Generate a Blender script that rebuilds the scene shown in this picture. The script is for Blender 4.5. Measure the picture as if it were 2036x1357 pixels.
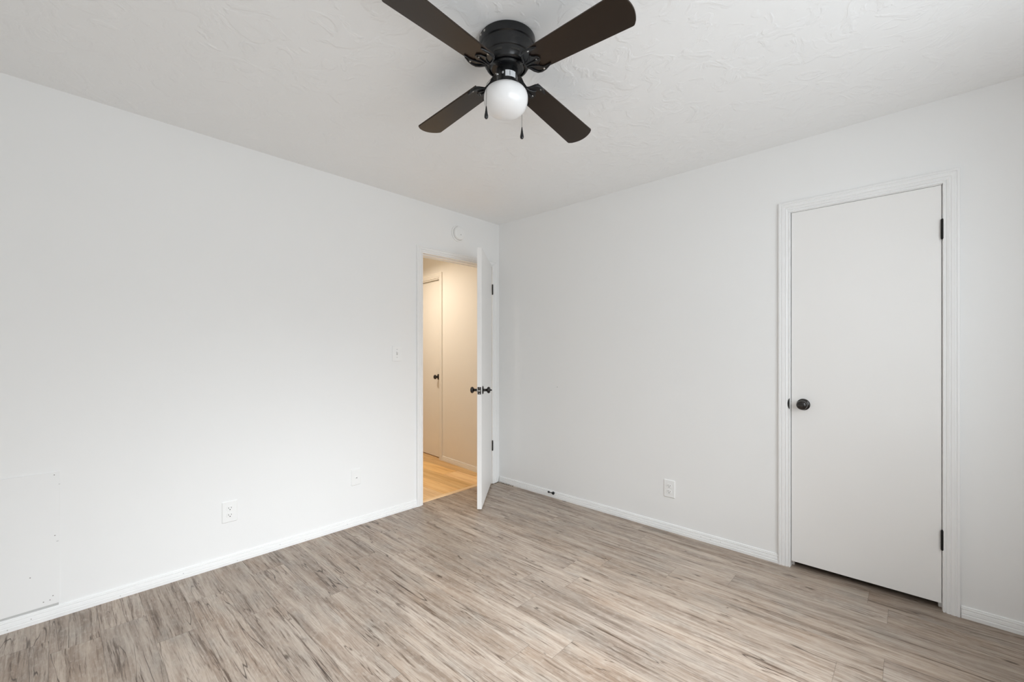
import bpy, bmesh, math, random
from mathutils import Vector, Matrix

for _o in list(bpy.data.objects):
    bpy.data.objects.remove(_o, do_unlink=True)
SC = bpy.context.scene
C = SC.collection
PI = math.pi

# ------------------------------------------------------------------ camera
cd = bpy.data.cameras.new('camera'); cam = bpy.data.objects.new('camera', cd); C.objects.link(cam)
cd.sensor_width = 36.0; cd.sensor_fit = 'HORIZONTAL'
cd.lens = 36.0 * 849.0 / 2036.0
cd.shift_y = 20.5 / 2036.0
cd.clip_start = 0.02
cam.location = (-2.88, -2.859, 1.241)
cam.rotation_euler = (PI / 2, 0, math.radians(43.05 - 90.0))
SC.camera = cam

# ------------------------------------------------------------------ world, light, exposure
W = bpy.data.worlds.new('sky'); SC.world = W; W.use_nodes = True
bgn = W.node_tree.nodes['Background']
bgn.inputs[0].default_value = (0.80, 0.90, 1.0, 1); bgn.inputs[1].default_value = 1.0

ROOM_X0, ROOM_Y0, CEIL = -3.40, -3.50, 2.44
WIN = (-2.85, -0.75, 0.80, 2.06)          # window in the wall behind the camera: x0, x1, z0, z1

def area(name, loc, rot, sx, sy, power, color=(1, 1, 1), spread=180.0):
    l = bpy.data.lights.new(name, 'AREA'); l.shape = 'RECTANGLE'; l.size = sx; l.size_y = sy
    l.energy = power; l.color = color; l.spread = math.radians(spread)
    o = bpy.data.objects.new(name, l); C.objects.link(o); o.location = loc; o.rotation_euler = rot
    return o
_wx = (WIN[0] + WIN[1]) / 2; _wz = (WIN[2] + WIN[3]) / 2
# daylight arriving through the window: wide sky glow plus a more directed share coming in under the eave
area('window_daylight', (_wx, ROOM_Y0 - 0.18, _wz), (math.radians(90 - 14), 0, 0), 2.1, 1.26, 60, (0.90, 0.955, 1.0), 175)
area('window_sky_above_trees', (_wx, ROOM_Y0 - 0.22, _wz + .05), (math.radians(90 - 41), 0, 0), 2.0, 1.25, 47, (0.90, 0.955, 1.0), 75)

SC.view_settings.view_transform = 'Standard'; SC.view_settings.look = 'None'
SC.view_settings.gamma = 1.0; SC.view_settings.exposure = -0.47
SC.view_settings.use_curve_mapping = False
SC.cycles.use_denoising = True
SC.cycles.max_bounces = 12; SC.cycles.diffuse_bounces = 8
SC.cycles.sample_clamp_indirect = 6.0
SC.cycles.caustics_reflective = False; SC.cycles.caustics_refractive = False

# ------------------------------------------------------------------ materials
def mat(name, col, rough=0.5, metal=0.0, bump=None, coat=0.0, spec=0.5, noise=None):
    m = bpy.data.materials.new(name); m.use_nodes = True
    nt = m.node_tree; b = nt.nodes['Principled BSDF']
    b.inputs['Base Color'].default_value = (*col, 1); b.inputs['Roughness'].default_value = rough
    b.inputs['Metallic'].default_value = metal; b.inputs['Coat Weight'].default_value = coat
    b.inputs['Specular IOR Level'].default_value = spec
    tc = nt.nodes.new('ShaderNodeTexCoord')
    n = nt.nodes.new('ShaderNodeTexNoise'); n.inputs['Scale'].default_value = (noise or (6, 0))[0]; n.inputs['Detail'].default_value = 3
    nt.links.new(tc.outputs['Object'], n.inputs['Vector'])
    amt = (noise or (6, 0.02))[1]
    mr = nt.nodes.new('ShaderNodeMapRange'); mr.inputs[3].default_value = 1 - amt; mr.inputs[4].default_value = 1 + amt
    nt.links.new(n.outputs[0], mr.inputs[0])
    hs = nt.nodes.new('ShaderNodeHueSaturation'); hs.inputs['Color'].default_value = (*col, 1)
    nt.links.new(mr.outputs[0], hs.inputs['Value']); nt.links.new(hs.outputs[0], b.inputs['Base Color'])
    if bump:
        n2 = nt.nodes.new('ShaderNodeTexNoise'); n2.inputs['Scale'].default_value = bump[0]; n2.inputs['Detail'].default_value = 4
        nt.links.new(tc.outputs['Object'], n2.inputs['Vector'])
        bp = nt.nodes.new('ShaderNodeBump'); bp.inputs['Strength'].default_value = bump[1]; bp.inputs['Distance'].default_value = bump[2]
        nt.links.new(n2.outputs[0], bp.inputs['Height']); nt.links.new(bp.outputs[0], b.inputs['Normal'])
    return m

M = {}
M['wall'] = mat('wall_paint', (0.845, 0.845, 0.838), 0.62, bump=(7, 0.25, 0.006), spec=0.3, noise=(1.5, 0.01))
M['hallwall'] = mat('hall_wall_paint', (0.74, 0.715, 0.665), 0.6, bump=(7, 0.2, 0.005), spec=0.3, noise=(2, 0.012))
M['trim'] = mat('trim_paint', (0.85, 0.85, 0.845), 0.38)
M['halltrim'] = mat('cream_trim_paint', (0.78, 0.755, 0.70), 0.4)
M['lip'] = mat('black_lip', (0.004, 0.004, 0.004), 0.6)
M['door'] = mat('door_paint', (0.84, 0.83, 0.815), 0.40, noise=(2.2, 0.012), bump=(14, 0.12, 0.002))
M['plastic'] = mat('white_plastic', (0.86, 0.86, 0.85), 0.35)
M['slot'] = mat('dark_slot', (0.03, 0.028, 0.025), 0.7)
M['bronze'] = mat('oiled_bronze', (0.018, 0.014, 0.012), 0.27, metal=0.35, coat=0.3)
M['black'] = mat('black_enamel', (0.006, 0.0065, 0.0075), 0.30, coat=0.10, spec=0.42)
M['hinge'] = mat('dark_hinge', (0.010, 0.009, 0.008), 0.5, spec=0.25)
M['blade'] = mat('espresso_blade', (0.015, 0.0095, 0.0065), 0.33, noise=(3, .05), spec=0.42)
M['blade'].node_tree.nodes['Principled BSDF'].inputs['Specular Tint'].default_value = (1.0, 0.86, 0.74, 1)
M['steel'] = mat('brushed_steel', (0.55, 0.54, 0.52), 0.3, metal=0.9)
M['chain'] = mat('dark_chain', (0.08, 0.075, 0.07), 0.35, metal=0.7)
M['globe'] = mat('opal_glass', (0.86, 0.86, 0.86), 0.28, coat=0.3)
M['sticker'] = mat('silver_sticker', (0.62, 0.64, 0.66), 0.45, noise=(180, .12))
M['ink'] = mat('sticker_ink', (0.12, 0.12, 0.13), 0.6)
M['hole'] = mat('filled_hole', (0.30, 0.28, 0.27), 0.8)
M['scuff_shade'] = mat('scuff_shade_grey', (0.52, 0.52, 0.51), 0.7)  # scuffs and small parts, also the painted shade under the wall board
M['debris'] = mat('grout_debris', (0.10, 0.085, 0.06), 0.9)
M['closet'] = mat('closet_painted_shade', (0.10, 0.09, 0.08), 0.9)  # dark colour stands in for the unlit space behind doors
M['ground'] = mat('outdoor_concrete', (0.5, 0.5, 0.48), 0.9)

def ceiling_mat():
    m = bpy.data.materials.new('textured_ceiling_paint'); m.use_nodes = True
    nt = m.node_tree; b = nt.nodes['Principled BSDF']
    b.inputs['Base Color'].default_value = (0.885, 0.89, 0.89, 1); b.inputs['Roughness'].default_value = 0.85
    b.inputs['Specular IOR Level'].default_value = 0.2
    tc = nt.nodes.new('ShaderNodeTexCoord')
    n = nt.nodes.new('ShaderNodeTexNoise'); n.inputs['Scale'].default_value = 9; n.inputs['Detail'].default_value = 5; n.inputs['Distortion'].default_value = 1.6
    nt.links.new(tc.outputs['Object'], n.inputs['Vector'])
    cr = nt.nodes.new('ShaderNodeValToRGB'); cr.color_ramp.elements[0].position = 0.50; cr.color_ramp.elements[1].position = 0.62
    nt.links.new(n.outputs[0], cr.inputs[0])
    bp = nt.nodes.new('ShaderNodeBump'); bp.inputs['Strength'].default_value = 0.28; bp.inputs['Distance'].default_value = 0.006
    nt.links.new(cr.outputs[0], bp.inputs['Height']); nt.links.new(bp.outputs[0], b.inputs['Normal'])
    return m
M['ceiling'] = ceiling_mat()

class NT:
    """small helper for node maths"""
    def __init__(s, m): s.nt = m.node_tree
    def n(s, t): return s.nt.nodes.new(t)
    def link(s, a, b): s.nt.links.new(a, b)
    def m(s, op, a, b=None, c=None):
        q = s.n('ShaderNodeMath'); q.operation = op
        for i, v in enumerate((a, b, c)):
            if v is None: continue
            if isinstance(v, (int, float)): q.inputs[i].default_value = v
            else: s.link(v, q.inputs[i])
        return q.outputs[0]
    def vec(s, x, y, z=0.0):
        q = s.n('ShaderNodeCombineXYZ')
        for i, v in enumerate((x, y, z)):
            if isinstance(v, (int, float)): q.inputs[i].default_value = v
            else: s.link(v, q.inputs[i])
        return q.outputs[0]
    def noise(s, v, scale=1.0, detail=3.0, rough=0.5, dist=0.0):
        q = s.n('ShaderNodeTexNoise'); q.inputs['Scale'].default_value = scale; q.inputs['Detail'].default_value = detail
        q.inputs['Roughness'].default_value = rough; q.inputs['Distortion'].default_value = dist
        s.link(v, q.inputs['Vector']); return q.outputs[0]
    def rnd(s, v):
        q = s.n('ShaderNodeTexWhiteNoise'); q.noise_dimensions = '2D'; s.link(v, q.inputs['Vector']); return q.outputs[0]
    def ramp(s, f, stops):
        q = s.n('ShaderNodeValToRGB'); e = q.color_ramp.elements
        while len(e) < len(stops): e.new(0.5)
        for i, (p, c) in enumerate(stops):
            e[i].position = p; e[i].color = (*c, 1) if len(c) == 3 else c
        s.link(f, q.inputs[0]); return q.outputs[0]
    def mr(s, f, a, b, c=0.0, d=1.0):
        q = s.n('ShaderNodeMapRange'); q.clamp = True
        for i, v in enumerate((a, b, c, d)): q.inputs[i + 1].default_value = v
        s.link(f, q.inputs[0]); return q.outputs[0]
    def mix(s, f, a, b, mode='MIX'):
        q = s.n('ShaderNodeMix'); q.data_type = 'RGBA'; q.blend_type = mode
        if isinstance(f, (int, float)): q.inputs[0].default_value = f
        else: s.link(f, q.inputs[0])
        for i, v in ((6, a), (7, b)):
            if isinstance(v, tuple): q.inputs[i].default_value = (*v, 1)
            else: s.link(v, q.inputs[i])
        return q.outputs[2]

def planks(name, width, length, x0, oak=False):
    m = bpy.data.materials.new(name); m.use_nodes = True
    k = NT(m); b = m.node_tree.nodes['Principled BSDF']
    tc = k.n('ShaderNodeTexCoord'); sp = k.n('ShaderNodeSeparateXYZ'); k.link(tc.outputs['Object'], sp.inputs[0])
    X, Y = sp.outputs[0], sp.outputs[1]
    u = k.m('DIVIDE', k.m('SUBTRACT', X, x0), width)
    row = k.m('FLOOR', u); fu = k.m('SUBTRACT', u, row)
    off = k.rnd(k.vec(row, 3.7))
    v = k.m('ADD', k.m('DIVIDE', Y, length), k.m('MULTIPLY', off, 7.31))
    col = k.m('FLOOR', v); fv = k.m('SUBTRACT', v, col)
    pid = k.rnd(k.vec(row, col)); pid2 = k.rnd(k.vec(col, k.m('ADD', row, 91.3)))
    # printed narrow strips inside every plank
    sh = k.m('MULTIPLY', pid, 37.0)
    gx = k.m('ADD', X, k.m('MULTIPLY', pid, 3.1)); gy = k.m('ADD', Y, k.m('MULTIPLY', pid2, 17.0))
    wob = k.noise(k.vec(k.m('MULTIPLY', gx, 5.0), k.m('MULTIPLY', gy, 2.2), sh), 1.0, 3)
    wx = k.m('ADD', gx, k.m('MULTIPLY', k.m('SUBTRACT', wob, 0.5), 0.026 if not oak else 0.02))
    broad = k.noise(k.vec(k.m('MULTIPLY', wx, 26), k.m('MULTIPLY', gy, 1.9), sh), 1.0, 4, 0.55)
    patch = k.noise(k.vec(k.m('MULTIPLY', gx, 9), k.m('MULTIPLY', gy, 4.0), sh), 1.0, 4, 0.6)
    fine = k.noise(k.vec(k.m('MULTIPLY', wx, 190), k.m('MULTIPLY', gy, 9), sh), 1.0, 4, 0.65)
    streak = k.noise(k.vec(k.m('MULTIPLY', wx, 95), k.m('MULTIPLY', gy, 3.4), sh), 1.0, 5, 0.68)
    mott = k.noise(k.vec(k.m('MULTIPLY', gx, 75), k.m('MULTIPLY', gy, 32), sh), 1.0, 4, 0.6)
    if oak:
        base = k.ramp(broad, [(0.30, (0.64, 0.38, 0.155)), (0.5, (0.80, 0.51, 0.225)), (0.72, (0.88, 0.62, 0.31))])
        base = k.mix(k.mr(streak, 0.58, 0.72), base, (0.48, 0.27, 0.11))
        base = k.mix(k.mr(fine, 0.5, 0.8, 0, 0.35), base, (0.55, 0.33, 0.15))
        tone = k.mr(pid, 0, 1, 0.80, 1.14)
    else:
        base = k.ramp(broad, [(0.26, (0.195, 0.158, 0.130)), (0.41, (0.330, 0.283, 0.245)), (0.55, (0.430, 0.383, 0.340)), (0.74, (0.54, 0.497, 0.455))])
        base = k.mix(k.mr(patch, 0.52, 0.72, 0, 0.55), base, (0.33, 0.335, 0.325))       # grey wash
        base = k.mix(k.mr(patch, 0.46, 0.30, 0, 0.35), base, (0.36, 0.265, 0.195))       # tan patches
        base = k.mix(k.mr(mott, 0.50, 0.72, 0, 0.55), base, (0.52, 0.49, 0.455))
        base = k.mix(k.mr(fine, 0.50, 0.70, 0, 0.55), base, (0.165, 0.125, 0.098))
        base = k.mix(k.mr(streak, 0.585, 0.68, 0, 0.90), base, (0.105, 0.074, 0.056))
        base = k.mix(k.mr(streak, 0.46, 0.34, 0, 0.45), base, (0.60, 0.565, 0.53))
        dk = k.noise(k.vec(k.m('MULTIPLY', wx, 44), k.m('MULTIPLY', gy, 2.0), k.m('ADD', sh, 5.0)), 1.0, 5, 0.7)
        base = k.mix(k.mr(dk, 0.575, 0.67, 0, 0.92), base, (0.110, 0.078, 0.058))
        # long drying cracks
        cn = k.noise(k.vec(k.m('MULTIPLY', wx, 17), k.m('MULTIPLY', gy, 0.95), k.m('ADD', sh, 9.0)), 1.0, 2, 0.4)
        crack = k.mr(k.m('ABSOLUTE', k.m('SUBTRACT', cn, 0.52)), 0.0015, 0.0065, 1, 0)
        gate = k.mr(k.noise(k.vec(k.m('MULTIPLY', gx, 8), k.m('MULTIPLY', gy, 2.6), k.m('ADD', sh, 31.0)), 1.0, 2), 0.46, 0.54)
        base = k.mix(k.m('MULTIPLY', crack, k.m('MULTIPLY', gate, 0.85)), base, (0.050, 0.034, 0.026))
        cn2 = k.noise(k.vec(k.m('MULTIPLY', wx, 24), k.m('MULTIPLY', gy, 1.5), k.m('ADD', sh, 57.0)), 1.0, 3, 0.5)
        crack2 = k.mr(k.m('ABSOLUTE', k.m('SUBTRACT', cn2, 0.47)), 0.002, 0.010, 1, 0)
        gate2 = k.mr(k.noise(k.vec(k.m('MULTIPLY', gx, 14), k.m('MULTIPLY', gy, 4.0), k.m('ADD', sh, 71.0)), 1.0, 2), 0.53, 0.60)
        base = k.mix(k.m('MULTIPLY', crack2, k.m('MULTIPLY', gate2, 0.75)), base, (0.085, 0.058, 0.043))
        # knots
        vo = k.n('ShaderNodeTexVoronoi'); vo.inputs['Scale'].default_value = 1.0
        k.link(k.vec(k.m('MULTIPLY', gx, 11), k.m('MULTIPLY', gy, 3.6), sh), vo.inputs['Vector'])
        ks = k.n('ShaderNodeSeparateColor'); k.link(vo.outputs['Color'], ks.inputs[0])
        kn = k.m('MULTIPLY', k.mr(k.m('ADD', vo.outputs['Distance'], k.m('MULTIPLY', k.m('SUBTRACT', mott, .5), 0.16)), 0.045, 0.115, 1, 0), k.m('GREATER_THAN', ks.outputs[0], 0.66))
        base = k.mix(k.m('MULTIPLY', kn, 0.8), base, (0.060, 0.040, 0.028))
        tone = k.mr(pid, 0, 1, 0.90, 1.08)
    hs = k.n('ShaderNodeHueSaturation'); k.link(base, hs.inputs['Color']); k.link(tone, hs.inputs['Value'])
    k.link(k.mr(pid2, 0, 1, 0.85, 1.15), hs.inputs['Saturation'])
    wood = hs.outputs[0] if oak else k.mix(1.0, hs.outputs[0], (0.92, 0.84, 0.765), 'MULTIPLY')
    # seams
    ex = k.m('MULTIPLY', k.m('MINIMUM', fu, k.m('SUBTRACT', 1.0, fu)), width)
    ey = k.m('MULTIPLY', k.m('MINIMUM', fv, k.m('SUBTRACT', 1.0, fv)), length)
    seam = k.mr(k.m('MINIMUM', ex, ey), 0.0004, 0.0014, 1, 0)
    colr = k.mix(k.m('MULTIPLY', seam, 0.45), wood, (0.07, 0.05, 0.04))
    k.link(colr, b.inputs['Base Color'])
    k.link(k.mr(fine, 0.3, 0.7, 0.36, 0.46), b.inputs['Roughness'])
    b.inputs['Specular IOR Level'].default_value = 0.34
    bp = k.n('ShaderNodeBump'); bp.inputs['Strength'].default_value = 0.25; bp.inputs['Distance'].default_value = 0.0015
    k.link(k.m('SUBTRACT', k.m('MULTIPLY', fine, 0.6), seam), bp.inputs['Height']); k.link(bp.outputs[0], b.inputs['Normal'])
    return m
M['floor'] = planks('weathered_vinyl_planks', 0.152, 1.22, -0.465)
M['oak'] = planks('honey_oak_planks', 0.18, 1.22, -0.05, oak=True)
M['oakstrip'] = mat('oak_strip', (0.78, 0.56, 0.33), 0.35, noise=(14, .06))

def pane_mat():
    m = bpy.data.materials.new('window_glass'); m.use_nodes = True; nt = m.node_tree
    for n in list(nt.nodes): nt.nodes.remove(n)
    o = nt.nodes.new('ShaderNodeOutputMaterial'); mx = nt.nodes.new('ShaderNodeMixShader'); mx.inputs[0].default_value = 0.06
    t = nt.nodes.new('ShaderNodeBsdfTransparent'); g = nt.nodes.new('ShaderNodeBsdfGlossy'); g.inputs['Roughness'].default_value = 0.02
    nt.links.new(t.outputs[0], mx.inputs[1]); nt.links.new(g.outputs[0], mx.inputs[2]); nt.links.new(mx.outputs[0], o.inputs[0])
    return m
M['pane'] = pane_mat()
def glow_mat():
    m = bpy.data.materials.new('lit_dome_glass'); m.use_nodes = True; b = m.node_tree.nodes['Principled BSDF']
    b.inputs['Base Color'].default_value = (0.9, 0.85, 0.75, 1)
    b.inputs['Emission Color'].default_value = (1.0, 0.74, 0.44, 1); b.inputs['Emission Strength'].default_value = 18.0
    return m
M['glow'] = glow_mat()

# ------------------------------------------------------------------ mesh helpers
class MB:
    def __init__(s): s.v = []; s.f = []
    def add(s, vs, fs):
        n = len(s.v); s.v += [tuple(v) for v in vs]; s.f += [tuple(i + n for i in f) for f in fs]; return s
    def box(s, x0, x1, y0, y1, z0, z1):
        return s.add([(x0, y0, z0), (x1, y0, z0), (x1, y1, z0), (x0, y1, z0), (x0, y0, z1), (x1, y0, z1), (x1, y1, z1), (x0, y1, z1)],
                     [(0, 3, 2, 1), (4, 5, 6, 7), (0, 1, 5, 4), (1, 2, 6, 5), (2, 3, 7, 6), (3, 0, 4, 7)])
    def xf(s, M4):
        s.v = [tuple(M4 @ Vector(v)) for v in s.v]; return s
    def lathe(s, prof, seg=48, caps=True):
        """profile [(r, z)] about z"""
        n0 = len(prof); vs = []; fs = []
        for r, z in prof:
            for i in range(seg):
                a = 2 * PI * i / seg; vs.append((r * math.cos(a), r * math.sin(a), z))
        for j in range(n0 - 1):
            for i in range(seg):
                i2 = (i + 1) % seg; fs.append((j * seg + i, j * seg + i2, (j + 1) * seg + i2, (j + 1) * seg + i))
        if caps:
            if prof[0][0] > 1e-4: fs.append(tuple(reversed(range(seg))))
            if prof[-1][0] > 1e-4: fs.append(tuple((n0 - 1) * seg + i for i in range(seg)))
        return s.add(vs, fs)
    def tube(s, pts, r, seg=8):
        vs = []; fs = []; P = [Vector(p) for p in pts]
        up = Vector((0.13, 0.31, 0.94))
        for i, p in enumerate(P):
            t = (P[min(i + 1, len(P) - 1)] - P[max(i - 1, 0)]).normalized()
            a = t.cross(up); a = a.normalized() if a.length > 1e-5 else Vector((1, 0, 0)); b = t.cross(a)
            for q in range(seg):
                an = 2 * PI * q / seg; vs.append(p + (a * math.cos(an) + b * math.sin(an)) * (r if not isinstance(r, list) else r[i]))
        for i in range(len(P) - 1):
            for q in range(seg):
                q2 = (q + 1) % seg; fs.append((i * seg + q, i * seg + q2, (i + 1) * seg + q2, (i + 1) * seg + q))
        fs.append(tuple(reversed(range(seg)))); fs.append(tuple((len(P) - 1) * seg + q for q in range(seg)))
        return s.add(vs, fs)
    def plate(s, outline, z0, z1):
        """flat outline [(x, y)] given thickness"""
        n = len(outline); vs = [(x, y, z0) for x, y in outline] + [(x, y, z1) for x, y in outline]
        fs = [tuple(reversed(range(n))), tuple(range(n, 2 * n))]
        for i in range(n):
            j = (i + 1) % n; fs.append((i, j, n + j, n + i))
        return s.add(vs, fs)
    def build(s, name, m, parent=None, bevel=0.0, smooth=False, seg=2, angle=35):
        me = bpy.data.meshes.new(name); me.from_pydata(s.v, [], s.f)
        bm = bmesh.new(); bm.from_mesh(me); bmesh.ops.remove_doubles(bm, verts=bm.verts, dist=1e-6)
        bmesh.ops.recalc_face_normals(bm, faces=bm.faces)
        bm.to_mesh(me); bm.free()
        me.materials.append(m)
        if smooth:
            me.shade_smooth() if hasattr(me, 'shade_smooth') else None
            for p in me.polygons: p.use_smooth = True
            try: me.set_sharp_from_angle(angle=math.radians(angle))
            except Exception: pass
        o = bpy.data.objects.new(name, me); C.objects.link(o)
        if parent: o.parent = parent
        if bevel:
            b = o.modifiers.new('bevel', 'BEVEL'); b.width = bevel; b.segments = seg; b.limit_method = 'ANGLE'; b.angle_limit = math.radians(40)
        return o

def tag(o, label=None, cat=None, group=None, kind=None):
    if label: o['label'] = label
    if cat: o['category'] = cat
    if group: o['group'] = group
    if kind: o['kind'] = kind
    return o
def thing(name, loc=(0, 0, 0), rot=(0, 0, 0), **k):
    o = bpy.data.objects.new(name, None); C.objects.link(o); o.location = loc; o.rotation_euler = rot
    o.empty_display_size = 0.05
    return tag(o, **k)
RX = lambda a: Matrix.Rotation(a, 4, 'X')
RY = lambda a: Matrix.Rotation(a, 4, 'Y')
RZ = lambda a: Matrix.Rotation(a, 4, 'Z')
T = lambda x, y, z: Matrix.Translation((x, y, z))
def frame(org, nrm):
    """local x runs along the wall to the viewer's right, local y into the wall, local z up, for a wall with outward normal nrm"""
    n = Vector(nrm).normalized(); z = Vector((0, 0, 1)); x = (-n).cross(z).normalized()
    m = Matrix.Identity(4)
    for i in range(3):
        m[i][0] = x[i]; m[i][1] = -n[i]; m[i][2] = z[i]; m[i][3] = org[i]
    return m

# profiles: (distance across, thickness out of the wall)
BASE_PROF = [(0.0, 0.0), (0.0, 0.013), (0.019, 0.013), (0.021, 0.0095), (0.024, 0.0095), (0.027, 0.0115), (0.041, 0.0095), (0.043, 0.0070),
             (0.046, 0.0068), (0.048, 0.0090), (0.053, 0.0085), (0.055, 0.0055), (0.058, 0.0068), (0.062, 0.0058), (0.064, 0.0030), (0.064, 0.0)]
CASE_PROF = [(0.0, 0.0), (0.0, 0.010), (0.0015, 0.0115), (0.006, 0.0115), (0.008, 0.0085), (0.011, 0.0085), (0.013, 0.0130), (0.021, 0.0155),
             (0.023, 0.0125), (0.026, 0.0125), (0.028, 0.0160), (0.040, 0.0170), (0.042, 0.0140), (0.045, 0.0140), (0.047, 0.0175), (0.055, 0.0170), (0.057, 0.0150), (0.057, 0.0)]

def baseboard(name, p0, p1, nrm, label, m='trim', parent=None, kind='structure', h=0.83):
    p0 = Vector((*p0, fz(p0[0]))); p1 = Vector((*p1, fz(p1[0]))); n = Vector((*nrm, 0)).normalized()
    mb = MB(); np_ = len(BASE_PROF); vs = []
    for p in (p0, p1):
        for z, t in BASE_PROF: vs.append(p + n * t + Vector((0, 0, z * h)))
    fs = [(i, i + 1, np_ + i + 1, np_ + i) for i in range(np_ - 1)] + [(np_ - 1, 0, np_, 2 * np_ - 1)]
    fs += [tuple(reversed(range(np_))), tuple(range(np_, 2 * np_))]
    o = mb.add(vs, fs).build(name, M[m], parent)
    return tag(o, label=label, cat='baseboard' if kind and not parent else None, kind=kind if not parent else None)

def casing_mb(x0, x1, ztop, side=1):
    """three sided casing with mitres in a wall frame: opening x0..x1, head at ztop, standing out along -y"""
    mb = MB(); vs = []; N = len(CASE_PROF)
    for (sx, top, z) in ((x0, -1, 0), (x0, -1, 1), (x1, 1, 1), (x1, 1, 0)):
        for d, t in CASE_PROF:
            vs.append((sx + top * d, -t * side, (ztop + d) if z else 0.0))
    fs = []
    for j in range(3):
        for i in range(N - 1): fs.append((j * N + i, j * N + i + 1, (j + 1) * N + i + 1, (j + 1) * N + i))
        fs.append((j * N + N - 1, j * N, (j + 1) * N, (j + 1) * N + N - 1))
    fs += [tuple(range(N)), tuple(3 * N + i for i in range(N))]
    return mb.add(vs, fs)

# ------------------------------------------------------------------ room shell
H = CEIL
def struct(o, label, cat): return tag(o, label=label, cat=cat, kind='structure')

EX0, EX1, EZ = -0.876, -0.096, 2.040       # entry opening in the left wall
CY0, CY1, CZ = -2.971, -2.353, 2.038       # closet opening in the right wall

def fz(x): return 0.006 - 0.0065 * x        # the old floor climbs a little towards the left of the room
def floor_box(x0, x1, y0, y1):
    mb = MB().box(x0, x1, y0, y1, -0.10, 0.0); mb.v = [(x, y, fz(x) if z > -.05 else z) for x, y, z in mb.v]; return mb
struct(floor_box(ROOM_X0 - .12, 0.9, ROOM_Y0 - .12, 0.05).build('floor', M['floor']),
       'weathered grey brown wood plank floor of the empty bedroom', 'floor')
struct(floor_box(-1.6, 0.9, 0.05, 4.2).build('floor_hall', M['oak']),
       'honey coloured oak plank floor of the hallway beyond the open door', 'floor')
struct(MB().box(ROOM_X0 - .12, 0.9, ROOM_Y0 - .12, 4.3, H, H + .12).build('ceiling', M['ceiling']),
       'white textured ceiling above the empty bedroom', 'ceiling')
w = MB().box(ROOM_X0 - .12, EX0, 0, .12, 0, H).box(EX0, EX1, 0, .12, EZ, H).box(EX1, 0.12, 0, .12, 0, H)
struct(w.build('wall_left', M['wall']), 'plain white bedroom wall on the left with the open doorway at its far end', 'wall')
w = MB().box(0, .12, CY1, 0, 0, H).box(0, .12, CY0, CY1, CZ, H).box(0, .12, ROOM_Y0 - .12, CY0, 0, H)
struct(w.build('wall_right', M['wall']), 'plain white bedroom wall on the right holding the closed narrow door', 'wall')
w = MB().box(ROOM_X0 - .12, WIN[0], ROOM_Y0 - .12, ROOM_Y0, 0, H).box(WIN[1], 0, ROOM_Y0 - .12, ROOM_Y0, 0, H)
w.box(WIN[0], WIN[1], ROOM_Y0 - .12, ROOM_Y0, 0, WIN[2]).box(WIN[0], WIN[1], ROOM_Y0 - .12, ROOM_Y0, WIN[3], H)
struct(w.build('wall_front', M['wall']), 'white wall with the wide window facing the doorway wall', 'wall')
struct(MB().box(ROOM_X0 - .12, ROOM_X0, ROOM_Y0, 0, 0, H).build('wall_rear', M['wall']), 'white wall facing the closed narrow door', 'wall')

# window behind the camera
wn = thing('window_1', (0, 0, 0), kind='structure', label='wide double hung window in the wall facing the doorway', cat='window')
fr = MB(); a, b_, c_, d_ = WIN; yy0, yy1 = ROOM_Y0 - .09, ROOM_Y0 - .03
for (x0, x1, z0, z1) in ((a, a + .045, c_, d_), (b_ - .045, b_, c_, d_), (a, b_, c_, c_ + .045), (a, b_, d_ - .045, d_), (_wx - .03, _wx + .03, c_, d_), (a, b_, _wz - .02, _wz + .02)):
    fr.box(x0, x1, yy0, yy1, z0, z1)
fr.build('window_frame', M['trim'], wn)
MB().box(a + .04, b_ - .04, ROOM_Y0 - .062, ROOM_Y0 - .058, c_ + .04, d_ - .04).build('pane', M['pane'], wn)
MB().box(a - .04, b_ + .04, ROOM_Y0 - .02, ROOM_Y0 + .04, c_ - .03, c_).build('window_sill', M['trim'], wn, bevel=.004)

# hall shell, its right hand wall runs slightly off square
HU = Vector((0.0847, 0.9964, 0)).normalized(); HN = Vector((-HU.y, HU.x, 0))
HORG = Vector((0.03, 0.0, 0))
HF = frame(HORG, HN)      # local x along... checked below
# make local x run away from the bedroom
HX = Vector((HF[0][0], HF[1][0], 0))
sgn = 1 if HX.dot(HU) > 0 else -1
def hall_box(mb, u0, u1, n0, n1, z0, z1):
    """u along the hall wall away from the bedroom, n out of the wall into the hall"""
    vs = []
    for z in (z0, z1):
        for u, n in ((u0, n0), (u1, n0), (u1, n1), (u0, n1)):
            p = HORG + HU * u + HN * n; vs.append((p.x, p.y, z))
    return mb.add(vs, [(0, 3, 2, 1), (4, 5, 6, 7), (0, 1, 5, 4), (1, 2, 6, 5), (2, 3, 7, 6), (3, 0, 4, 7)])
HD0, HD1, HDZ = 1.076, 1.76, 2.082
w = MB(); hall_box(w, .125, HD0, -.12, 0, 0, H); hall_box(w, HD0, HD1, -.12, 0, HDZ, H); hall_box(w, HD1, 4.1, -.12, 0, 0, H)
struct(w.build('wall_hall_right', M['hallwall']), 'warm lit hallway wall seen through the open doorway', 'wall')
struct(MB().box(-1.28, -1.16, .12, 4.1, 0, H).build('wall_hall_left', M['hallwall']), 'hidden hallway wall opposite the hallway door', 'wall')
struct(MB().box(-1.28, .5, 4.0, 4.12, 0, H).build('wall_hall_end', M['hallwall']), 'end wall of the hallway', 'wall')
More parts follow.
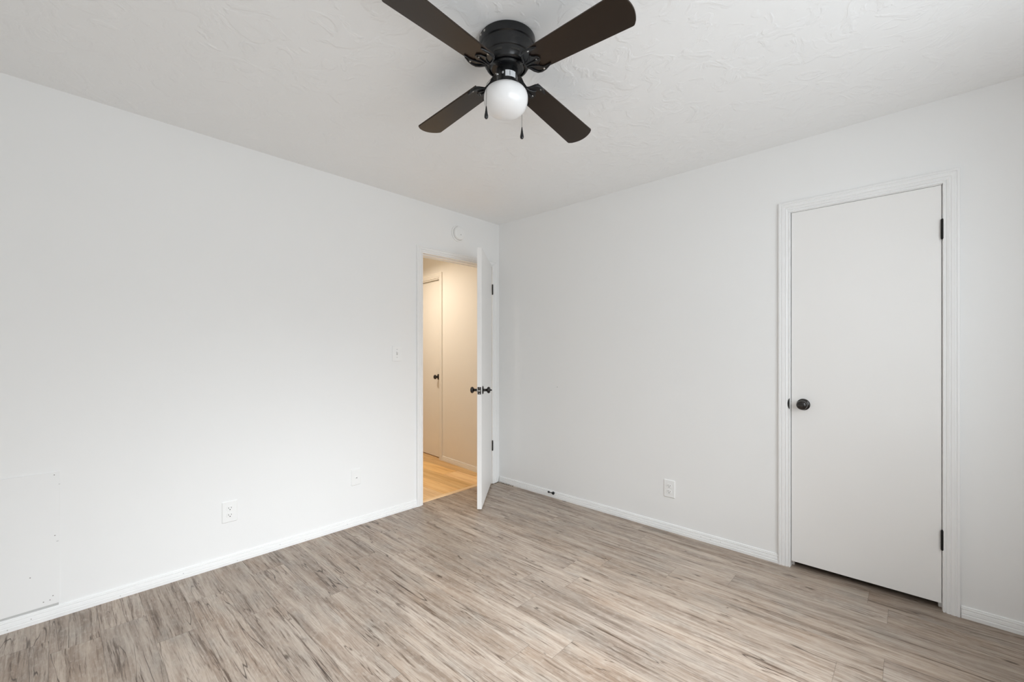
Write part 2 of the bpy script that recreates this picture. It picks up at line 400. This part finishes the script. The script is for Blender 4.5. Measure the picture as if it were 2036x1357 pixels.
# space behind closet and hall doors, coloured dark to stand in for shade
cl = MB().box(.12, .9, CY0 - .5, CY0 - .42, 0, H).box(.12, .9, CY1 + .42, CY1 + .5, 0, H).box(.82, .9, CY0 - .42, CY1 + .42, 0, H)
struct(cl.build('wall_closet', M['closet']), 'inside walls of the closet behind the closed narrow door, shade painted in', 'wall')
cl = MB(); hall_box(cl, HD0 - .05, HD1 + .05, -.22, -.16, 0, H)
struct(cl.build('wall_hall_closet', M['closet']), 'wall behind the hallway door, shade painted in', 'wall')

# baseboards
bl = baseboard('baseboard_left', (ROOM_X0, 0), (EX0 - .036, 0), (0, -1), 'long white grooved baseboard under the left wall')
br = baseboard('baseboard_right', (0, -0.012), (0, CY1 + .056), (-1, 0), 'white grooved baseboard between the room corner and the narrow door')
baseboard('baseboard_front', (0, ROOM_Y0), (0, CY0 - .058), (-1, 0), 'short white grooved baseboard right of the narrow door')
hb0 = HORG + HU * .125; hb1 = HORG + HU * (HD0 - .058)
baseboard('baseboard_hall', (hb0.x, hb0.y), (hb1.x, hb1.y), (HN.x, HN.y), 'cream baseboard along the lit hallway wall', m='halltrim')

# nail holes left open in the baseboards, and small marks on the wall
def disc(x, y, z, nrm, r, name, m, parent, sx=1.0):
    mb = MB().lathe([(r, 0), (r, .0006)], 10); mb.v = [(v[0] * sx, v[1], v[2]) for v in mb.v]
    n = Vector(nrm); q = n.to_track_quat('Z', 'Y').to_matrix().to_4x4()
    mb.xf(T(x, y, z) @ q); return mb.build(name, M[m], parent)
for x in (-2.952, -2.41, -1.93, -1.5):
    disc(x, -.0108, .034 * .83 + fz(x), (0, -1, 0), .0017, 'nail_hole', 'hole', bl)
for x in (-3.02, -2.66, -2.16, -1.78, -1.2):
    disc(x, -.0131, .014 * .83 + fz(x), (0, -1, 0), .0015, 'nail_hole', 'hole', bl)
for y in (-.36, -1.02, -1.10, -1.86, -1.92, -1.98):
    disc(-.0108, y, .034 * .83 + fz(0), (-1, 0, 0), .0017, 'nail_hole', 'hole', br)

# ------------------------------------------------------------------ casings and jambs
def frame_left(): return frame((0, 0, 0), (0, -1, 0))    # local x = world x, local y = world y
FL = frame((0, 0, 0), (0, -1, 0)); FR = frame((0, 0, 0), (-1, 0, 0))   # on the right wall local x = -world y
c = casing_mb(EX0 + .004, EX1 - .002, EZ - .012).xf(FL)
t1 = c.build('trim_1', M['trim']); tag(t1, label='white fluted casing around the open doorway in the left wall', cat='door trim', kind='structure')
j = MB().box(EX0, EX0 + .006, 0.0, .12, 0, EZ).box(EX1 - .006, EX1, 0.0, .12, 0, EZ).box(EX0, EX1, 0.0, .12, EZ - .006, EZ)
j.box(EX0 + .006, EX0 + .016, .040, .075, 0, EZ - .006).box(EX1 - .016, EX1 - .006, .040, .075, 0, EZ - .006).box(EX0 + .006, EX1 - .006, .040, .075, EZ - .016, EZ - .006)
j.build('jamb', M['trim'], t1)
casing_mb(EX0 + .004, EX1 - .002, EZ - .012, side=-1).xf(T(0, .12, 0) @ FL).build('casing', M['trim'], t1)
sp_ = MB().box(EX0 + .0035, EX0 + .0072, .006, .034, .912, .970); sp_.build('strike_plate', M['bronze'], t1)

c = casing_mb(-CY1 + .001, -CY0 - .001, CZ).xf(FR)
t2 = c.build('trim_2', M['trim']); tag(t2, label='white fluted casing around the closed narrow door', cat='door trim', kind='structure')
j = MB().box(0.0, .12, CY0, CY0 + .003, 0, CZ).box(0.0, .12, CY1 - .0025, CY1, 0, CZ).box(0.0, .12, CY0, CY1, CZ - .003, CZ)
j.box(.040, .075, CY0 + .003, CY0 + .015, 0, CZ - .003).box(.040, .075, CY1 - .0145, CY1 - .0025, 0, CZ - .003).box(.040, .075, CY0, CY1, CZ - .015, CZ - .003)
j.build('jamb', M['trim'], t2)
# curved strike lip that wraps the casing edge beside the closet knob
vs = []; st = MB(); NS = 14
for i in range(NS + 1):
    q = i / NS; z = .941 - .031 + .062 * q; wd = .0095 * math.sin(PI * q) ** 0.6
    vs += [(-.0125, CY1 + .001, z), (-.0125, CY1 + .001 + wd, z), (-.001, CY1 - .001, z)]
fs = []
for i in range(NS): fs += [(3 * i, 3 * i + 1, 3 * i + 4, 3 * i + 3), (3 * i, 3 * i + 3, 3 * i + 5, 3 * i + 2)]
so = st.add(vs, fs).build('strike_plate', M['lip'], t2); sm_ = so.modifiers.new('solid', 'SOLIDIFY'); sm_.thickness = .001

def hall_xf():
    m = Matrix.Identity(4)
    # local x = HU * -1 or +1 so that it is right handed with y into the wall
    x = HU; y = -HN
    for i in range(3):
        m[i][0] = x[i]; m[i][1] = y[i]; m[i][2] = (0, 0, 1)[i]; m[i][3] = HORG[i]
    return m
HM = hall_xf()
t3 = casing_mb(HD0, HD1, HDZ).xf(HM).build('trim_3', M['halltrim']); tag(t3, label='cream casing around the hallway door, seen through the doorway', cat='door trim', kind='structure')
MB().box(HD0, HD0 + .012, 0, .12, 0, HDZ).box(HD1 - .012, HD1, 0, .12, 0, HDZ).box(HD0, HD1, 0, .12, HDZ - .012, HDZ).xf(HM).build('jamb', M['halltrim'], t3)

# ------------------------------------------------------------------ doors
def knob_profile():
    return [(0.0, .062), (.008, .0618), (.016, .060), (.022, .0565), (.0255, .051), (.0262, .047), (.0245, .041), (.019, .036), (.0125, .033), (.0105, .028), (.0105, .012), (.014, .009)]
def door_knob(parent, M4, turn=False):
    """local +z points away from the door face"""
    k = MB().lathe(list(reversed(knob_profile())), 40)
    if turn: k.lathe([(.0, .060), (.0052, .0605), (.006, .064), (.0058, .070), (.004, .0735), (0, .074)], 20)
    ko = k.xf(M4).build('door_knob', M['bronze'], parent, smooth=True, angle=50)
    MB().lathe([(.032, 0), (.0325, .002), (.031, .005), (.026, .0075), (.015, .0095), (.010, .0105), (.010, .012)], 40).xf(M4).build('rosette', M['bronze'], ko, smooth=True, angle=50)
    return ko
def hinge(parent, M4, h=.089):
    mb = MB().lathe([(.0058, 0), (.0058, h * .198), (.0052, h * .2), (.0058, h * .202), (.0058, h * .398), (.0052, h * .4), (.0058, h * .402), (.0058, h * .598), (.0052, h * .6), (.0058, h * .602),
                     (.0058, h * .798), (.0052, h * .8), (.0058, h * .802), (.0058, h), (.0045, h + .003), (.002, h + .0045), (0, h + .0045)], 16)
    mb.lathe([(0, -.0045), (.002, -.0045), (.0045, -.003), (.0058, 0)], 16)
    return mb.xf(M4).build('hinge', M['hinge'], parent, smooth=True, angle=40)

# closet door
d2 = thing('door_2', (0, CY0 + .005, 0), kind='structure', label='closed narrow white flush door with a black knob in the right wall', cat='door')
lx = lambda o: None
MB().box(.0015, .0365, .0, .6075, .040, 2.0335).build('door_slab', M['door'], d2, bevel=.0015)
door_knob(d2, T(.0015, .611 - .061 + .000, .941) @ RY(-PI / 2))
for z in (.3, 1.777):
    hinge(d2, T(-.0072, -.0020, z) @ RZ(PI / 2))
MB().box(.010, .030, .607, .6083, .912, .970).build('latch_plate', M['steel'], d2)
MB().box(.002, .026, .6075, .6125, .934, .948).build('latch_bolt', M['steel'], d2, bevel=.0015)

# entry door, swung open into the room: hinge line near the corner
hx, hy = EX1 - .004, -.0075
tipx, tipy = -.632, -.446
L_ = 0.700
# direction of the slab from the hinge to its free edge
ang = math.atan2(tipy - hy, tipx - hx)
d1 = thing('door_1', (hx, hy, 0), (0, 0, ang), kind='structure', label='open white flush door with bronze knobs standing ajar beside the room corner', cat='door')
# local x along the slab, local +y side faces the bedroom corner (right), -y ... ; slab thickness centred so the hinge sits on the corner face
SL0, SL1, TH0, TH1 = .004, L_, .004, .039
MB().box(SL0, SL1, -TH1, -TH0, .026, 2.040).build('door_slab', M['door'], d1, bevel=.0015)
zk = .938; xk = L_ - .060
door_knob(d1, T(xk, -TH0, zk) @ RX(-PI / 2), turn=True)
door_knob(d1, T(xk, -TH1, zk) @ RX(PI / 2))
lp = MB().box(L_ - .0005, L_ + .0012, -.0345, -.0085, zk - .0285, zk + .0285).build('latch_plate', M['bronze'], d1, bevel=.0004)
MB().lathe([(.0085, 0), (.0085, .008), (.007, .0115), (0, .012)], 20).xf(T(L_, -.0215, zk) @ RY(PI / 2)).build('latch_bolt', M['steel'], lp, smooth=True)
for s_ in (-.021, .021): MB().lathe([(.0035, 0), (.0035, .0006), (0, .0012)], 12).xf(T(L_ + .0012, -.0215, zk + s_) @ RY(PI / 2)).build('screw', M['steel'], lp)
for z in (.318, 1.772):
    hinge(d1, T(-.0015, .0045, z) @ RZ(-PI / 2))

# hall door
d3 = thing('door_3', (0, 0, 0), kind='structure', label='closed cream door in the hallway with a bronze knob at its edge', cat='door')
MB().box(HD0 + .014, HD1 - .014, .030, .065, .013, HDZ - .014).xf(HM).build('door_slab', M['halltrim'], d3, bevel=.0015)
door_knob(d3, HM @ T(HD0 + .073, .030, .945) @ RX(PI / 2))

# threshold strip between the two floors
o = MB().plate([(-.0225, 0), (.0225, 0), (.019, .0045), (.010, .0065), (-.010, .0065), (-.019, .0045)], EX0 + .007, EX1 - .007)
o.v = [(z, x + .055, y + fz(z)) for x, y, z in o.v]
tag(o.build('threshold_strip', M['oakstrip']), label='narrow oak threshold strip across the open doorway between the two floors', cat='threshold strip')

# ------------------------------------------------------------------ wall devices
def rounded(w, h, r=.004, n=4):
    pts = []
    for cx, cz, a0 in ((w / 2 - r, h / 2 - r, 0), (-w / 2 + r, h / 2 - r, 90), (-w / 2 + r, -h / 2 + r, 180), (w / 2 - r, -h / 2 + r, 270)):
        for i in range(n + 1):
            a = math.radians(a0 + 90 * i / n); pts.append((cx + r * math.cos(a), cz + r * math.sin(a)))
    return pts
def wall_plate(parent, w, h):
    """plate in local xz, standing out along -y with sloped edges"""
    mb = MB(); L1 = [(w, h, 0), (w, h, .0025), (w - .007, h - .007, .0055)]; vs = []; n = 20
    for (ww, hh, t) in L1:
        vs += [(x, -t, z) for x, z in rounded(ww, hh)]
    fs = [tuple(range(n))]
    for k_ in range(2):
        for i in range(n): fs.append((k_ * n + i, k_ * n + (i + 1) % n, (k_ + 1) * n + (i + 1) % n, (k_ + 1) * n + i))
    fs.append(tuple(2 * n + i for i in range(n)))
    return mb.add(vs, fs).build('wall_plate', M['plastic'], parent)
def screw(parent, x, z, y=-.0055, r=.0032, m='plastic'):
    s = MB().lathe([(r, 0), (r, .0006), (r * .6, .0013), (0, .0014)], 14).xf(T(x, y, z) @ RX(PI / 2)).build('screw', M[m], parent, smooth=True)
    return s
def outlet(loc, rotz, label, w=.077, h=.120):
    t = thing('wall_outlet', loc, (0, 0, rotz), label=label, cat='outlet')
    wall_plate(t, w, h)
    for s_ in (-1, 1):
        pts = []
        for i in range(28):
            a = 2 * PI * i / 28; x = .0175 * math.cos(a); z = .0175 * math.sin(a); z = max(-.0142, min(.0142, z)); pts.append((x, z))
        mb = MB().plate(pts, .0055, .0078); mb.v = [(x, -zz, z) for x, z, zz in mb.v]
        r_ = mb.build('receptacle', M['plastic'], t, bevel=.0006); r_.location = (0, 0, s_ * .0195)
        sl = MB().box(-.0078, -.0058, -.00805, -.0075, -.001, .008).box(.0058, .0078, -.00805, -.0075, .000, .0072)
        sl.lathe([(.0026, 0), (.0026, .0006)], 14)
        n_ = 14 * 2; sl.v[-n_:] = [(v[0], -.0075 - v[2], v[1] - .0065) for v in sl.v[-n_:]]
        sl.build('slot', M['slot'], r_)
    screw(t, 0, 0, -.0055)
    return t
outlet((-2.195, 0, .3205), 0, 'white duplex outlet low on the left wall, beside the square wall patch')
outlet((0, -1.6485, .298), -PI / 2, 'white duplex outlet low on the right wall, left of the narrow door')

cx = thing('cable_wall_plate', (-1.432, 0, .355), (0, 0, 0), label='small blank white plate with a cable jack, low on the left wall near the doorway', cat='wall plate')
wall_plate(cx, .070, .114)
jk = MB().lathe([(.0075, 0), (.0075, .002), (.0047, .002), (.0047, .009), (.003, .009), (.003, .006)], 18).xf(T(0, -.0055, -.003) @ RX(PI / 2)).build('coax_jack', M['plastic'], cx)
MB().lathe([(.0030, .0), (.003, .0095), (0, .0095)], 12).xf(T(0, -.0055, -.003) @ RX(PI / 2)).build('socket_hole', M['slot'], jk)
screw(cx, 0, .0415); screw(cx, 0, -.0415)

sw = thing('light_switch', (-1.105, 0, 1.225), (0, 0, 0), label='white toggle light switch left of the open doorway', cat='light switch')
wall_plate(sw, .079, .120)
tg = MB().box(-.0052, .0052, -.0062, -.0054, -.012, .012).build('toggle_slot', M['scuff_shade'], sw)
MB().plate([(-.004, -.006), (.004, -.006), (.004, .006), (-.004, .006)], 0, .014).xf(T(0, -.0055, .003) @ RX(math.radians(62))).build('toggle', M['plastic'], sw, bevel=.001)
screw(sw, 0, .030, m='scuff_shade'); screw(sw, 0, -.030, m='scuff_shade')

# smoke alarm above the doorway
sa = thing('smoke_alarm', (-.506, 0, 2.256), (PI / 2, 0, 0), label='round white smoke alarm high on the left wall above the doorway', cat='smoke alarm')
MB().lathe([(.068, 0), (.070, .003), (.070, .010), (.067, .013), (.058, .014)], 56).build('mounting_ring', M['plastic'], sa, smooth=True)
al = MB().lathe([(.056, .010), (.057, .013), (.057, .026), (.054, .032), (.045, .036), (.020, .0385), (0, .039)], 56).build('alarm_body', M['plastic'], sa, smooth=True)
MB().lathe([(.060, .0135), (.0568, .0136), (.0568, .0142), (.060, .0141)], 56, caps=False).build('gap_ring', M['scuff_shade'], sa)
MB().lathe([(.0062, 0), (.0062, .0015), (0, .002)], 16).xf(T(.006, .033, .0345)).build('test_button', M['hole'], al)
MB().lathe([(.005, 0), (.005, .001), (0, .0014)], 16).xf(T(.004, -.014, .0385)).build('sound_port', M['scuff_shade'], al)

# square patch panel screwed to the left wall
pp = MB().plate([(-3.33, .0865), (-2.864, .0890), (-2.864, .690), (-3.33, .690)], 0, .0045)
pp.v = [(x, -zz, z) for x, z, zz in pp.v]
po = pp.build('access_panel', M['wall'], bevel=.0015); tag(po, label='square white wall patch board low on the left wall at the picture edge', cat='wall panel')
gs = MB().plate([(-3.33, .064), (-2.868, .064), (-2.868, .0885), (-3.33, .0865)], 0, .0012); gs.v = [(x, -zz, z) for x, z, zz in gs.v]
gs.build('gap_shade', M['scuff_shade'], po)  # solid grey strip, paints the shade in the gap below the board
for (x, z) in ((-2.882, .677), (-2.880, .400), (-2.886, .128), (-2.915, .110), (-2.895, .112), (-2.955, .235)):
    disc(x, -.0046, z, (0, -1, 0), .0022, 'screw', 'hole', po)
for (x, z, r) in ((-2.872, .372, .0032), (-2.866, .632, .0024)):
    disc(x, -.0046, z, (0, -1, 0), r * .45, 'scuff_mark', 'scuff_shade', po, sx=3.0)

# door stop screwed to the right baseboard
ds = thing('door_stop', (-.011, -.655, .044), (0, -math.radians(68), 0), label='small black door stop screwed to the right baseboard', cat='door stop')
MB().lathe([(.0135, 0), (.0135, .002), (.0125, .005), (.009, .012), (.0055, .019), (.0040, .026), (.0036, .058), (.0044, .060)], 28).build('stop_rod', M['black'], ds, smooth=True)
MB().lathe([(.0058, .059), (.0078, .061), (.0078, .071), (.0066, .074), (0, .0745)], 24).build('rubber_tip', M['black'], ds, smooth=True)

# grit left along the floor edge in the room corner
random.seed(4); g = MB()
for i in range(64):
    u = random.random()
    if i % 2: x, y = -.012 - random.random() * .010 - (0.004), -.018 - u * .20
    else: x, y = -.03 - u * .085, -.016 - random.random() * .008
    r = .0020 + random.random() * .0036
    a = random.random() * PI
    z_ = fz(x) - .0003
    p = [(x + r * 1.6 * math.cos(a + q * PI / 2), y + r * math.sin(a + q * PI / 2), z_) for q in range(4)]
    g.add([*p, (x, y, z_ + r * 1.1)], [(3, 2, 1, 0), (0, 1, 4), (1, 2, 4), (2, 3, 4), (3, 0, 4)])
tag(g.build('floor_grit', M['debris']), label='dark grit crumbs along the floor edge in the room corner', cat='grit', kind='stuff')

# nick on the right wall
tag(disc(-.0001, -.689, .941, (-1, 0, 0), .003, 'nail_hole', 'hole', None), label='tiny nail hole in the right wall beside the open door', cat='nail hole')

# ------------------------------------------------------------------ ceiling fan
fan = thing('ceiling_fan', (-1.688, -1.720, H), (0, 0, 0), label='black four blade ceiling fan with a white globe light', cat='ceiling fan')
# everything below in metres under the ceiling (z negative)
motor = MB().lathe([(.1060, 0), (.1085, -.002), (.1085, -.026), (.1075, -.031), (.1030, -.034), (.1020, -.038), (.1020, -.041), (.1005, -.045), (.0995, -.050), (.0970, -.066),
                    (.0945, -.072), (.0900, -.074), (.0890, -.078), (.0865, -.088), (.0835, -.098), (.0800, -.104), (.0745, -.107), (.0700, -.107), (.0690, -.100), (.040, -.096)], 72)
mo = motor.build('motor_housing', M['black'], fan, smooth=True, angle=28)
VANG = math.radians(223.05)     # side of the fan that the photographer stands on
for i in range(8):            # slots round the lower bowl
    a0 = VANG + math.radians(-23 + i * 45) ; vs = []; n = 14; hw = math.radians(11.5)
    for q in range(n + 1):
        a = a0 - hw + 2 * hw * q / n
        e = 0.0035 if q in (0, n) else 0.0
        for (r, z) in ((.0884 - .002, -.083 - e * .6), (.0865 - .0016, -.0905 + e * .6)):
            vs.append(((r + .0022) * math.cos(a), (r + .0022) * math.sin(a), z))
    fs = [(2 * q, 2 * q + 2, 2 * q + 3, 2 * q + 1) for q in range(n)]
    vo_ = MB().add(vs, fs).build('vent_slot', M['slot'], mo); sd = vo_.modifiers.new('solid', 'SOLIDIFY'); sd.thickness = .0016; sd.offset = 0
for a_ in (VANG - math.radians(50), VANG - math.radians(64)):
    MB().lathe([(.0045, -.001), (.0045, .001), (.003, .0022), (0, .0024)], 14).xf(RZ(a_) @ T(.1085, 0, -.011) @ RY(PI / 2)).build('screw', M['steel'], mo, smooth=True)
MB().lathe([(.064, -.097), (.064, -.108), (.060, -.113), (.046, -.116), (.042, -.116)], 48).build('rotor_hub', M['black'], fan, smooth=True)
fit = MB().lathe([(.040, -.112), (.0405, -.1155), (.0405, -.168), (.0430, -.171), (.0520, -.175), (.0535, -.178), (.0535, -.182), (.050, -.184)], 48).build('switch_housing', M['black'], fan, smooth=True, angle=30)
def curved_label(a0, a1, z0, z1, r, name, m, parent, skew=0.0):
    vs = []; n = 12
    for q in range(n + 1):
        f_ = q / n; a = a0 + (a1 - a0) * f_
        vs += [(r * math.cos(a), r * math.sin(a), z0 + skew * f_), (r * math.cos(a), r * math.sin(a), z1 + skew * f_)]
    o = MB().add(vs, [(2 * q, 2 * q + 2, 2 * q + 3, 2 * q + 1) for q in range(n)]).build(name, M[m], parent)
    s = o.modifiers.new('solid', 'SOLIDIFY'); s.thickness = .0003; s.offset = 0
    return o
st_ = curved_label(VANG - math.radians(9), VANG + math.radians(50), -.137, -.160, .0409, 'sticker', 'sticker', fit)
curved_label(VANG + math.radians(14), VANG + math.radians(17), -.139, -.157, .0412, 'printed_line', 'ink', st_)
curved_label(VANG - math.radians(27), VANG - math.radians(18), -.141, -.149, .0409, 'sticker', 'sticker', fit)
curved_label(VANG - math.radians(23.5), VANG - math.radians(21.5), -.1425, -.147, .0412, 'printed_line', 'ink', fit)

globe = MB().lathe([(.0455, -.176), (.0480, -.1805), (.0560, -.1845), (.0660, -.1895), (.0755, -.1965), (.0815, -.2050), (.0848, -.2160), (.0852, -.2270), (.0838, -.2390),
                    (.0800, -.2520), (.0730, -.2645), (.0620, -.2755), (.0480, -.2835), (.0330, -.2885), (.0160, -.2910), (0, -.2915)], 64).xf(T(-.0034, .0037, 0))
globe.build('glass_globe', M['globe'], fan, smooth=True, angle=60)

# blades: root at r .125, tip r .53, 9.5 degree pitch, seen from above the clockwise edge is higher (local -y)
BL_IN, BL_OUT, BZ = .118, .530, -.1328
def blade_outline():
    pts = []; hw0, hw1 = .0510, .0640
    # root with a concave crescent
    n = 10
    for i in range(n + 1):
        t = -1 + 2 * i / n; pts.append((BL_IN + .020 - .020 * abs(t) ** 2 * -1 * 0 - .020 * (1 - t * t) * 0 + (-.012) * (t * t), t * hw0))
    pts.append((.500, hw1)); pts.append((.5055, hw1 - .0015)); pts.append((.5095, hw1 - .0055))
    for i in range(1, 14):
        t = 1 - 2 * i / 14; pts.append((BL_OUT - .0185 * t * t, t * (hw1 - .006)))
    pts.append((.5095, -hw1 + .0055)); pts.append((.5055, -hw1 + .0015)); pts.append((.500, -hw1))
    return pts
def iron():
    """forked blade bracket, outline in the blade plane"""
    mb = MB()
    half = [(.100, .012), (.108, .017), (.112, .030), (.116, .043), (.122, .0525), (.132, .0560), (.150, .0555), (.168, .0510), (.180, .0465), (.184, .0440), (.182, .0410),
            (.172, .0400), (.158, .0400), (.147, .0360), (.141, .0290), (.142, .0220), (.150, .0170), (.158, .0135), (.163, .0070), (.1645, 0)]
    out = half + [(x, -y) for x, y in reversed(half[:-1])]
    mb.plate(out, -.0085, -.0035)
    return mb
def iron_ribs():
    mb = MB()
    for s in (1, -1):
        mb.tube([(.098, .008 * s, -.009), (.107, .020 * s, -.0105), (.1125, .034 * s, -.0110), (.121, .047 * s, -.0105), (.136, .0525 * s, -.0100), (.155, .0515 * s, -.0095), (.176, .0455 * s, -.0085)], [.003, .0036, .0038, .0036, .0034, .003, .002], 8)
        mb.tube([(.105, .010 * s, -.009), (.120, .012 * s, -.0105), (.134, .020 * s, -.0105), (.143, .0285 * s, -.009)], [.0026, .003, .003, .002], 8)
    mb.tube([(.100, 0, -.009), (.120, 0, -.0105), (.145, 0, -.0105), (.160, 0, -.009)], [.003, .003, .003, .002], 8)
    return mb
ROT0 = math.radians(0.25)
PITCH = RX(math.radians(-9.5))
SAG = (.122, .069, -.0035, .066); YAW = (.41, -.585, 1.44, -1.26); TWIST = (.26, .41, .09, -.76)   # cheap blades never hang quite alike
blade0 = iron0 = None
def one_blade(k, src):
    ang_ = ROT0 + k * PI / 2 + math.radians(YAW[k])
    loc_ = (0, 0, BZ + .1 * SAG[k]); rot_ = (math.radians(TWIST[k]), math.atan(SAG[k]), ang_)
    if src is None:
        bo = MB().plate(blade_outline(), -.0030, .0030).xf(PITCH).build('fan_blade', M['blade'], fan, bevel=.0012)
        io = iron().xf(PITCH).build('blade_bracket', M['black'], bo, bevel=.0014)
        ribs = iron_ribs().xf(PITCH).build('bracket_rib', M['black'], io, smooth=True)
        arm = MB(); P0 = [(.045, .0, .022), (.058, 0, .021), (.072, 0, .017), (.086, 0, .006), (.098, 0, -.002), (.112, 0, -.0045)]
        vs = []
        for (x, y, z) in P0:
            wd = .012 if x < .09 else .015
            vs += [(x, -wd, z), (x, wd, z), (x, wd, z - .0045), (x, -wd, z - .0045)]
        fs = []
        for q in range(len(P0) - 1):
            for e in range(4): fs.append((4 * q + e, 4 * q + (e + 1) % 4, 4 * q + 4 + (e + 1) % 4, 4 * q + 4 + e))
        fs += [(3, 2, 1, 0), tuple(4 * (len(P0) - 1) + e for e in range(4))]
        arm.add(vs, fs).build('bracket_arm', M['black'], io, bevel=.0012)
        parts = [ribs]
        for (x, y) in ((.150, .047), (.150, -.047), (.152, 0.0), (.104, .0)):
            s_ = MB().lathe([(.0040, 0), (.0040, .0012), (.0028, .0026), (0, .003)], 14).xf(PITCH @ T(x, y, -.0085) @ RX(PI)).build('screw', M['steel'] if x > .11 else M['black'], io, smooth=True)
        bo.location = loc_; bo.rotation_euler = rot_
        return bo
    c = src.copy(); C.objects.link(c); c.parent = fan; c.location = loc_; c.rotation_euler = rot_
    for ch in src.children:
        d = ch.copy(); C.objects.link(d); d.parent = c
        for gch in ch.children:
            e = gch.copy(); C.objects.link(e); e.parent = d
    return c
_b = one_blade(0, None)
for k_ in (1, 2, 3): one_blade(k_, _b)

# pull chains
fwd = Vector((math.cos(math.radians(43.05)), math.sin(math.radians(43.05)), 0)); rgt = Vector((fwd.y, -fwd.x, 0))
def P(lat, dep, z): v = rgt * lat + fwd * dep; return (v.x, v.y, z)
def bead_chain(name, pts, parent):
    mb = MB().tube(pts, .00075, 6)
    V = [Vector(p) for p in pts]
    return mb.build(name, M['chain'], parent)
def fob(parent, x, y, z):
    return MB().lathe([(.0012, 0), (.0020, -.003), (.0032, -.012), (.0052, -.026), (.0068, -.034), (.0074, -.039), (.0068, -.044), (.0045, -.0475), (0, -.0485)], 24).xf(T(x, y, z)).build('chain_fob', M['black'], parent, smooth=True)
c1 = bead_chain('pull_chain', [P(-.037, -.022, -.143), P(-.0430, -.029, -.145), P(-.050, -.034, -.155), P(-.0750, -.044, -.192), P(-.0775, -.045, -.201), P(-.0780, -.045, -.277)], fan)
fob(c1, *P(-.0780, -.045, 0)[:2], -.277)
nip = MB().lathe([(.0042, 0), (.0042, .006), (.0022, .007), (.0022, .012)], 14)
d_ = Vector(P(-.86, -.51, 0)); nip.xf(T(*P(-.034, -.0205, -.143)) @ d_.to_track_quat('Z', 'Y').to_matrix().to_4x4()).build('chain_outlet', M['steel'], fan, smooth=True)
c2 = bead_chain('pull_chain', [P(.030, .030, -.138), P(.040, .042, -.142), P(.053, .060, -.172), P(.0575, .066, -.190), P(.0585, .067, -.205), P(.0585, .067, -.297)], fan)
fob(c2, *P(.0585, .067, 0)[:2], -.297)

# hallway ceiling light (above the door head, out of view)
hl = thing('hall_ceiling_light', (-.62, 1.12, H), label='small round lit ceiling light in the hallway', cat='ceiling light')
MB().lathe([(.09, 0), (.09, -.02), (.08, -.025)], 32).build('light_base', M['plastic'], hl)
MB().lathe([(.075, -.025), (.085, -.04), (.08, -.065), (.05, -.085), (0, -.092)], 32).build('glass_dome', M['glow'], hl, smooth=True)
pl = bpy.data.lights.new('hall_bulb', 'AREA'); pl.shape = 'DISK'; pl.size = 0.16; pl.energy = 22; pl.color = (1.0, 0.885, 0.75); pl.spread = math.radians(165)
plo = bpy.data.objects.new('hall_bulb', pl); C.objects.link(plo); plo.location = (-.62, 1.12, H - .10)
